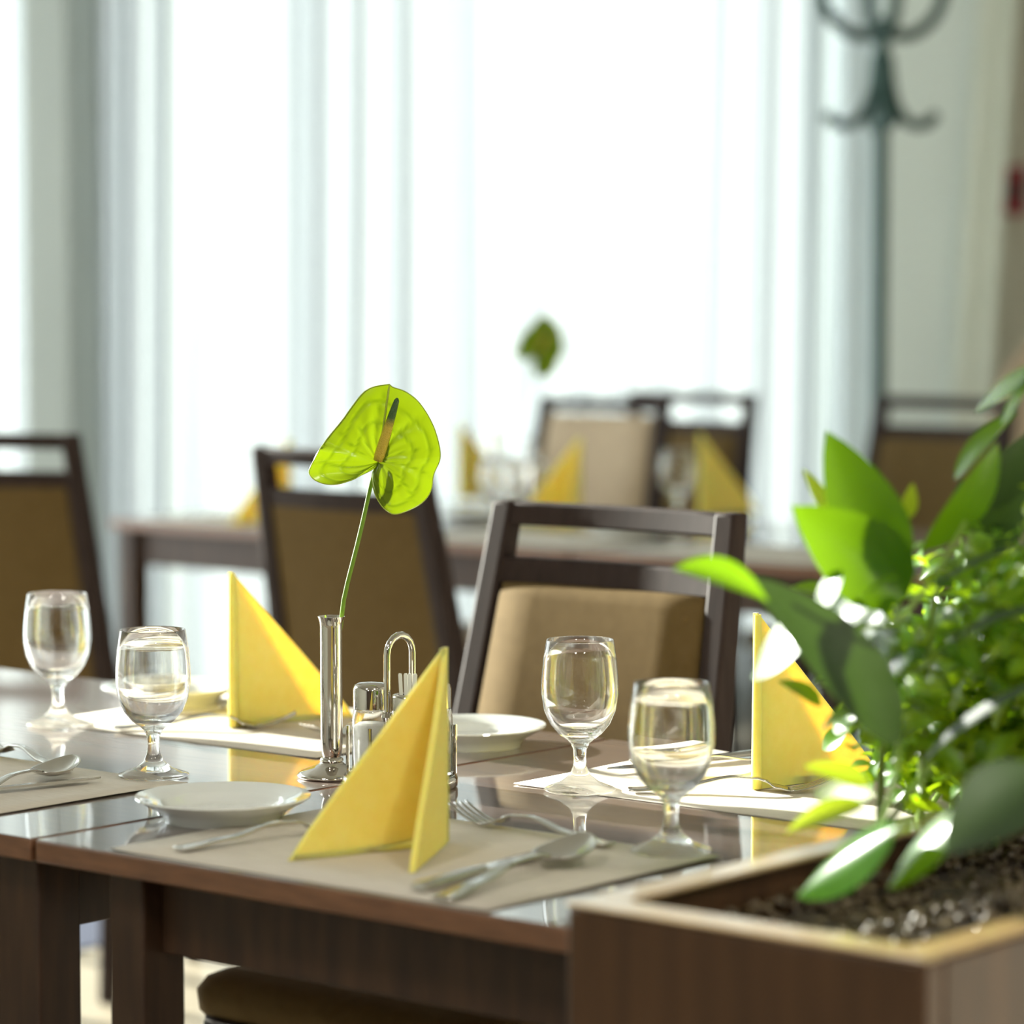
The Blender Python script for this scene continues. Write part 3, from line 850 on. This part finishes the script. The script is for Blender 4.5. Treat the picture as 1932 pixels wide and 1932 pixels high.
make_caddy(on(1000, 958), dict(caddy='blurred chrome caddy on the far table', salt='blurred salt shaker, left one in the far caddy',
                               pepper='blurred pepper shaker, right one in the far caddy', cup='blurred toothpick cup in the far caddy'), near=False)

# ------------------------------------------------------------------ planter
PZ = 0.80
pu0, pv0, pw, pl = 0.688, -0.120, 0.295, 1.0
pt = empty('planter_box', 'brown wooden planter box full of dark soil at the lower right', 'planter')
th = .022
def pbox(nm, lo, hi, m, parent, bevel=.003):
    g = MB(); g.box(lo, hi); return g.build(nm, m, parent, bevel=bevel)
pbox('side_panel', (0, 0, 0), (pw, th, PZ - .004), M['planter'], pt)
pbox('side_panel', (0, pl - th, 0), (pw, pl, PZ - .004), M['planter'], pt)
pbox('side_panel', (0, th, 0), (th, pl - th, PZ - .004), M['planter'], pt)
pbox('side_panel', (pw - th, th, 0), (pw, pl - th, PZ - .004), M['planter'], pt)
rw = .030
pbox('rim', (-.001, -.001, PZ - .004), (pw + .001, rw, PZ), M['rim'], pt, .002)
pbox('rim', (-.001, pl - rw, PZ - .004), (pw + .001, pl + .001, PZ), M['rim'], pt, .002)
pbox('rim', (-.001, rw, PZ - .004), (rw, pl - rw, PZ), M['rim'], pt, .002)
pbox('rim', (pw - rw, rw, PZ - .004), (pw + .001, pl - rw, PZ), M['rim'], pt, .002)
g = MB(); rows = []
for i in range(13):
    rows.append([(th + (pw - 2*th) * i / 12, th + (pl - 2*th) * j / 40, PZ - .040 + .006 * math.sin(i*1.3 + j*.7) + .004 * math.sin(j*1.9)) for j in range(41)])
g.grid(rows); so = g.build('soil', M['soil'], pt); so['kind'] = 'stuff'
ico = bmesh.new(); bmesh.ops.create_icosphere(ico, subdivisions=1, radius=1)
iv = [v.co.copy() for v in ico.verts]; ifc = [tuple(v.index for v in f.verts) for f in ico.faces]; ico.free()
g = MB()
for i in range(2600):
    x, y = random.uniform(th + .004, pw - th - .004), random.uniform(th + .004, pl - th - .004)
    r = random.uniform(.0025, .0062); z = PZ - .037 + .006 * math.sin(x*50) + random.uniform(-.002, .007)
    sx, sy, sz = r*random.uniform(.7, 1.2), r*random.uniform(.7, 1.2), r*random.uniform(.55, .9)
    e = Euler((random.uniform(-.7, .7), random.uniform(-.7, .7), random.uniform(0, 6))).to_matrix()
    g.add([e @ Vector((v.x*sx, v.y*sy, v.z*sz)) + Vector((x, y, z)) for v in iv], ifc)
gr = g.build('clay_granules', M['pebble'], pt, angle=50); gr['kind'] = 'stuff'
pt.location = T(pu0, pv0, 0); pt.rotation_euler.z = TH

# ------------------------------------------------------------------ plants
def leaf_mesh(L, W, fold=.25, droop=.12, n=10, twist=0.0, wav=0.0, peak=.42):
    """leaf along +X from the base, midrib on y = 0, upper side +Z"""
    rows = []
    for i in range(n + 1):
        t = i / n
        w = W/2 * (math.sin(PI * t ** (math.log(.5)/math.log(peak))) ** .8 if 0 < t < 1 else 0) + .0004
        x = L * t; z = -droop * L * t * t + .12 * L * t * (1 - t); row = []
        for f in (-1, -.5, 0, .5, 1):
            y = w * f; zz = z + abs(f) * w * fold + wav * W * math.sin(9*t + 2*f) * abs(f)
            ct, st = math.cos(twist * t), math.sin(twist * t)
            row.append((x, y*ct - (zz - z)*st, z + y*st + (zz - z)*ct))
        rows.append(row)
    return rows
def leaf(parent, base, tip, W, m, up=(0, 0, 1), nm='leaf', **kw):
    base, tip, up = Vector(base), Vector(tip), Vector(up)
    d = tip - base; L = d.length
    g = MB(); g.grid(leaf_mesh(L, W, **kw)); o = g.build(nm, m, parent, angle=180)
    x = d.normalized(); z = (up - x * up.dot(x)).normalized(); y = z.cross(x)
    o.matrix_local = Matrix(((x.x, y.x, z.x, base.x), (x.y, y.y, z.y, base.y), (x.z, y.z, z.z, base.z), (0, 0, 0, 1)))
    return o
def stalk(parent, pts, r0, r1, m, nm='stalk'):
    pts = [Vector(p) for p in pts]; n = 10; out = []
    for i in range(n + 1):                                   # Catmull-like smoothing through the points
        t = i / n * (len(pts) - 1); k = min(int(t), len(pts) - 2); f = t - k
        p0, p1, p2, p3 = pts[max(k-1, 0)], pts[k], pts[k+1], pts[min(k+2, len(pts)-1)]
        out.append(.5 * ((2*p1) + (-p0 + p2)*f + (2*p0 - 5*p1 + 4*p2 - p3)*f*f + (-p0 + 3*p1 - 3*p2 + p3)*f**3))
    g = MB(); g.tube(out, [r0 + (r1 - r0) * i / n for i in range(n + 1)], 8); return g.build(nm, m, parent)

SOIL = PZ - .036
def soil_at(x, y):
    p = on(x, y, SOIL); return p
pa = empty('broad_leaf_plant', 'plant with large glossy pointed leaves reaching over the table', 'plant')
g0 = on(1660, 1600, SOIL); g0b = on(1735, 1560, SOIL)
hub = at(1690, 1180, 2.44); hub2 = at(1760, 1130, 2.48)
stalk(pa, [g0, at(1665, 1420, 2.47), hub], .0040, .0028, M['stalk'])
stalk(pa, [g0b, at(1745, 1350, 2.5), hub2], .0042, .003, M['stalk'])
view = Vector((0, -1, .35))
bigs = [  # base (px, py, depth), tip (px, py, depth), width m, up, material, kwargs
    ((1690, 1110, 2.46), (1562, 815, 2.44), .058, (-.1, -.9, .4), 'leaf', dict(fold=.22, droop=.05, peak=.40)),
    ((1738, 1040, 2.47), (1887, 838, 2.45), .050, (.70, -.65, -.1), 'leaf', dict(fold=.30, droop=.03, peak=.48)),
    ((1712, 1125, 2.45), (1508, 962, 2.40), .064, (-.30, -.8, .3), 'leaf', dict(fold=.35, droop=.10, peak=.42)),
    ((1450, 1135, 2.30), (1290, 1052, 2.27), .036, (-.1, -.55, .85), 'leaf', dict(fold=.35, droop=.15, peak=.5)),
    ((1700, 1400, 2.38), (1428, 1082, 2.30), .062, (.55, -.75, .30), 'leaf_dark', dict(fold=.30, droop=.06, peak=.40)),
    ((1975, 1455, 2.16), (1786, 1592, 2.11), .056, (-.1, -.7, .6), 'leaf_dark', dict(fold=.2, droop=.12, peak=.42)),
    ((1692, 1560, 2.22), (1488, 1685, 2.29), .044, 'sun', 'leaf', dict(fold=-.45, droop=.06, peak=.45)),
    ((1835, 1525, 2.20), (1664, 1672, 2.27), .036, 'sun', 'leaf', dict(fold=-.2, droop=.05, peak=.45)),
    ((1975, 690, 2.42), (1828, 775, 2.39), .018, 'sun', 'leaf', dict(fold=.1, droop=.06)),
    ((1890, 800, 2.45), (1960, 690, 2.42), .014, 'sun', 'leaf', dict(fold=.1, droop=.05)),
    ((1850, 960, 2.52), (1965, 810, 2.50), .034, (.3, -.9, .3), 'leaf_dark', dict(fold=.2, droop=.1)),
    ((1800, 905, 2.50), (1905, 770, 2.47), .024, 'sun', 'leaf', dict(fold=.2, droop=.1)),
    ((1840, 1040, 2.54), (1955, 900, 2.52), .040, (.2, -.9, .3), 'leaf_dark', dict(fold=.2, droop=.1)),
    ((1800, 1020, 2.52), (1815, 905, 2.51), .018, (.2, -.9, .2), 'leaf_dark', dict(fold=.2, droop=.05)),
    ((1700, 1215, 2.42), (1530, 1085, 2.37), .030, 'sun', 'leaf', dict(fold=.1, droop=.05)),
    ((1720, 1260, 2.42), (1580, 1170, 2.36), .026, 'sun', 'leaf', dict(fold=.12, droop=.05)),
    ((1640, 1480, 2.40), (1525, 1440, 2.38), .018, (-.2, -.7, .6), 'leaf_young', dict(fold=.3, droop=.1)),
    ((1630, 1515, 2.40), (1488, 1558, 2.36), .020, (0, -.6, .8), 'leaf_young', dict(fold=.3, droop=.1)),
    ((1650, 1500, 2.40), (1525, 1492, 2.35), .022, 'sun', 'leaf_young', dict(fold=.1, droop=.05)),
    ((1710, 980, 2.46), (1722, 912, 2.44), .012, (0, -1, .1), 'leaf_young', dict(fold=.2, droop=.0)),
    ((1580, 990, 2.50), (1515, 885, 2.50), .012, (.2, -1, .1), 'leaf_young', dict(fold=.2, droop=.0)),
    ((1560, 1130, 2.36), (1500, 1235, 2.33), .034, 'sun', 'leaf', dict(fold=.1, droop=.04)),
    ((1545, 1165, 2.34), (1412, 1278, 2.29), .042, 'sun', 'leaf', dict(fold=.1, droop=.04)),
    ((1640, 1150, 2.40), (1545, 1180, 2.38), .026, 'sun', 'leaf', dict(fold=.1, droop=.04)),
    ((1590, 1075, 2.40), (1535, 1172, 2.36), .028, 'sun', 'leaf', dict(fold=.1, droop=.03)),
    ((1690, 1130, 2.42), (1600, 1235, 2.38), .026, 'sun', 'leaf', dict(fold=.1, droop=.03)),
    ((1720, 1240, 2.42), (1630, 1290, 2.38), .022, 'sun', 'leaf', dict(fold=.1, droop=.04)),
]
def glint_dir(p):
    """direction halfway between the camera and the low sun"""
    h = (Vector((0, 0, H_CAM)) - p).normalized() + Vector((-0.765, 0.644, 0.30)).normalized()
    return h.normalized()
for (b, t, W, up, m, kw) in bigs:
    base, tip = at(*b), at(*t)
    if up == 'sun':                                   # leaf aimed to throw a sun glint at the camera
        up = glint_dir(base); c0, c1 = at(t[0], t[1], 2.0), at(t[0], t[1], 3.0)
        k0, k1 = (c0 - base).dot(up), (c1 - base).dot(up)
        tip = c0 + (c1 - c0) * max(-.0, min(1, -k0 / (k1 - k0)))
        if (tip - base).length > .16: tip = base + (tip - base).normalized() * .16
    leaf(pa, base, tip, W, M[m], up, **kw)
stalk(pa, [hub, at(1692, 1140, 2.45), at(1690, 1110, 2.46)], .0028, .0018, M['stalk'])
stalk(pa, [hub, at(1760, 1090, 2.45), at(1822, 985, 2.44)], .0026, .0016, M['stalk'])
stalk(pa, [hub2, at(1830, 1020, 2.5), at(1820, 1000, 2.5)], .0026, .0016, M['stalk'])
stalk(pa, [hub, at(1560, 1180, 2.38), at(1470, 1130, 2.33)], .0026, .0014, M['stalk'])
stalk(pa, [at(1660, 1560, 2.38), at(1690, 1470, 2.4), at(1695, 1400, 2.40)], .0026, .0018, M['stalk'])
stalk(pa, [on(1640, 1600, SOIL), at(1700, 1520, 2.40), at(1760, 1440, 2.42)], .0034, .0024, M['stalk'])
stalk(pa, [at(1835, 1525, 2.20), at(1870, 1540, 2.28), on(1880, 1600, SOIL)], .0022, .003, M['stalk'])
stalk(pa, [hub, at(1700, 1110, 2.46), at(1720, 1040, 2.47)], .0026, .0016, M['stalk'])

pb = empty('bushy_plant', 'dense bushy plant of many small bright leaves filling the planter at the right edge', 'plant')
# main stems and hundreds of small leaves
stems = []
for i in range(24):
    bx, by = random.uniform(1700, 1960), random.uniform(1480, 1540)
    b0 = on(bx, by, SOIL)
    tx, ty = random.uniform(1665, 2010), random.uniform(990, 1340)
    t0 = at(tx, ty, random.uniform(2.42, 2.72))
    mid = (b0 + t0) / 2 + Vector((random.uniform(-.02, .02), random.uniform(-.03, .03), .01))
    stalk(pb, [b0, mid, t0], .0026, .0012, M['stalk'], 'branch'); stems.append((b0, mid, t0))
protos = []
for k in range(6):
    g = MB(); g.grid(leaf_mesh(1.0, .46, fold=.3, droop=.15 + .05*k, n=5)); me = g.build('leaf', M['leaf_small'] if k % 3 else M['leaf'], None, angle=180)
    protos.append(me.data); bpy.data.objects.remove(me)
cnt = 0
stuff = MB()
for i in range(2400):
    if i < 285 or True:
        s = random.choice(stems); t = random.uniform(.12, 1.0)
        p = s[0]*(1-t)**2 + s[1]*2*t*(1-t) + s[2]*t*t
        p = p + Vector((random.gauss(0, .026), random.gauss(0, .040), random.gauss(0, .024)))
        if p.z < SOIL + .03: continue
        L = random.uniform(.020, .042)
        a = random.uniform(0, 2*PI); el = random.uniform(-.5, .7)
        d = Vector((math.cos(a)*math.cos(el), math.sin(a)*math.cos(el), math.sin(el)))
        up = Vector((random.uniform(-.6, .6), random.uniform(-.9, .3), 1))
        if i % 4 == 0: up = Vector((-.83 + random.gauss(0, .12), -.38 + random.gauss(0, .12), .34 + random.gauss(0, .12))); d = (d - up * d.dot(up) / up.length_squared).normalized()
        y = up.cross(d).normalized(); z = d.cross(y)
        mt = Matrix(((d.x*L, y.x*L, z.x*L, p.x), (d.y*L, y.y*L, z.y*L, p.y), (d.z*L, y.z*L, z.z*L, p.z), (0, 0, 0, 1)))
        near = p.y < 2.62
        if cnt < 290 and near:
            o = bpy.data.objects.new('leaf', protos[cnt % 6]); COL.objects.link(o); o.parent = pb; o.matrix_local = mt; cnt += 1
        else:
            rows = leaf_mesh(1.0, .46, fold=.3, droop=.2, n=5); stuff.grid([[mt @ Vector(q) for q in r] for r in rows])
fo = stuff.build('foliage', M['leaf_small'], pb, angle=180); fo['kind'] = 'stuff'
# long narrow blades
for (b, m_, t, W) in (((1740, 1440, 2.40), (1850, 1360, 2.36), (1990, 1270, 2.30), .012), ((1790, 1215, 2.40), (1860, 1190, 2.36), (1990, 1140, 2.30), .012),
                       ((1760, 1110, 2.45), (1850, 1060, 2.4), (1960, 1020, 2.36), .008)):
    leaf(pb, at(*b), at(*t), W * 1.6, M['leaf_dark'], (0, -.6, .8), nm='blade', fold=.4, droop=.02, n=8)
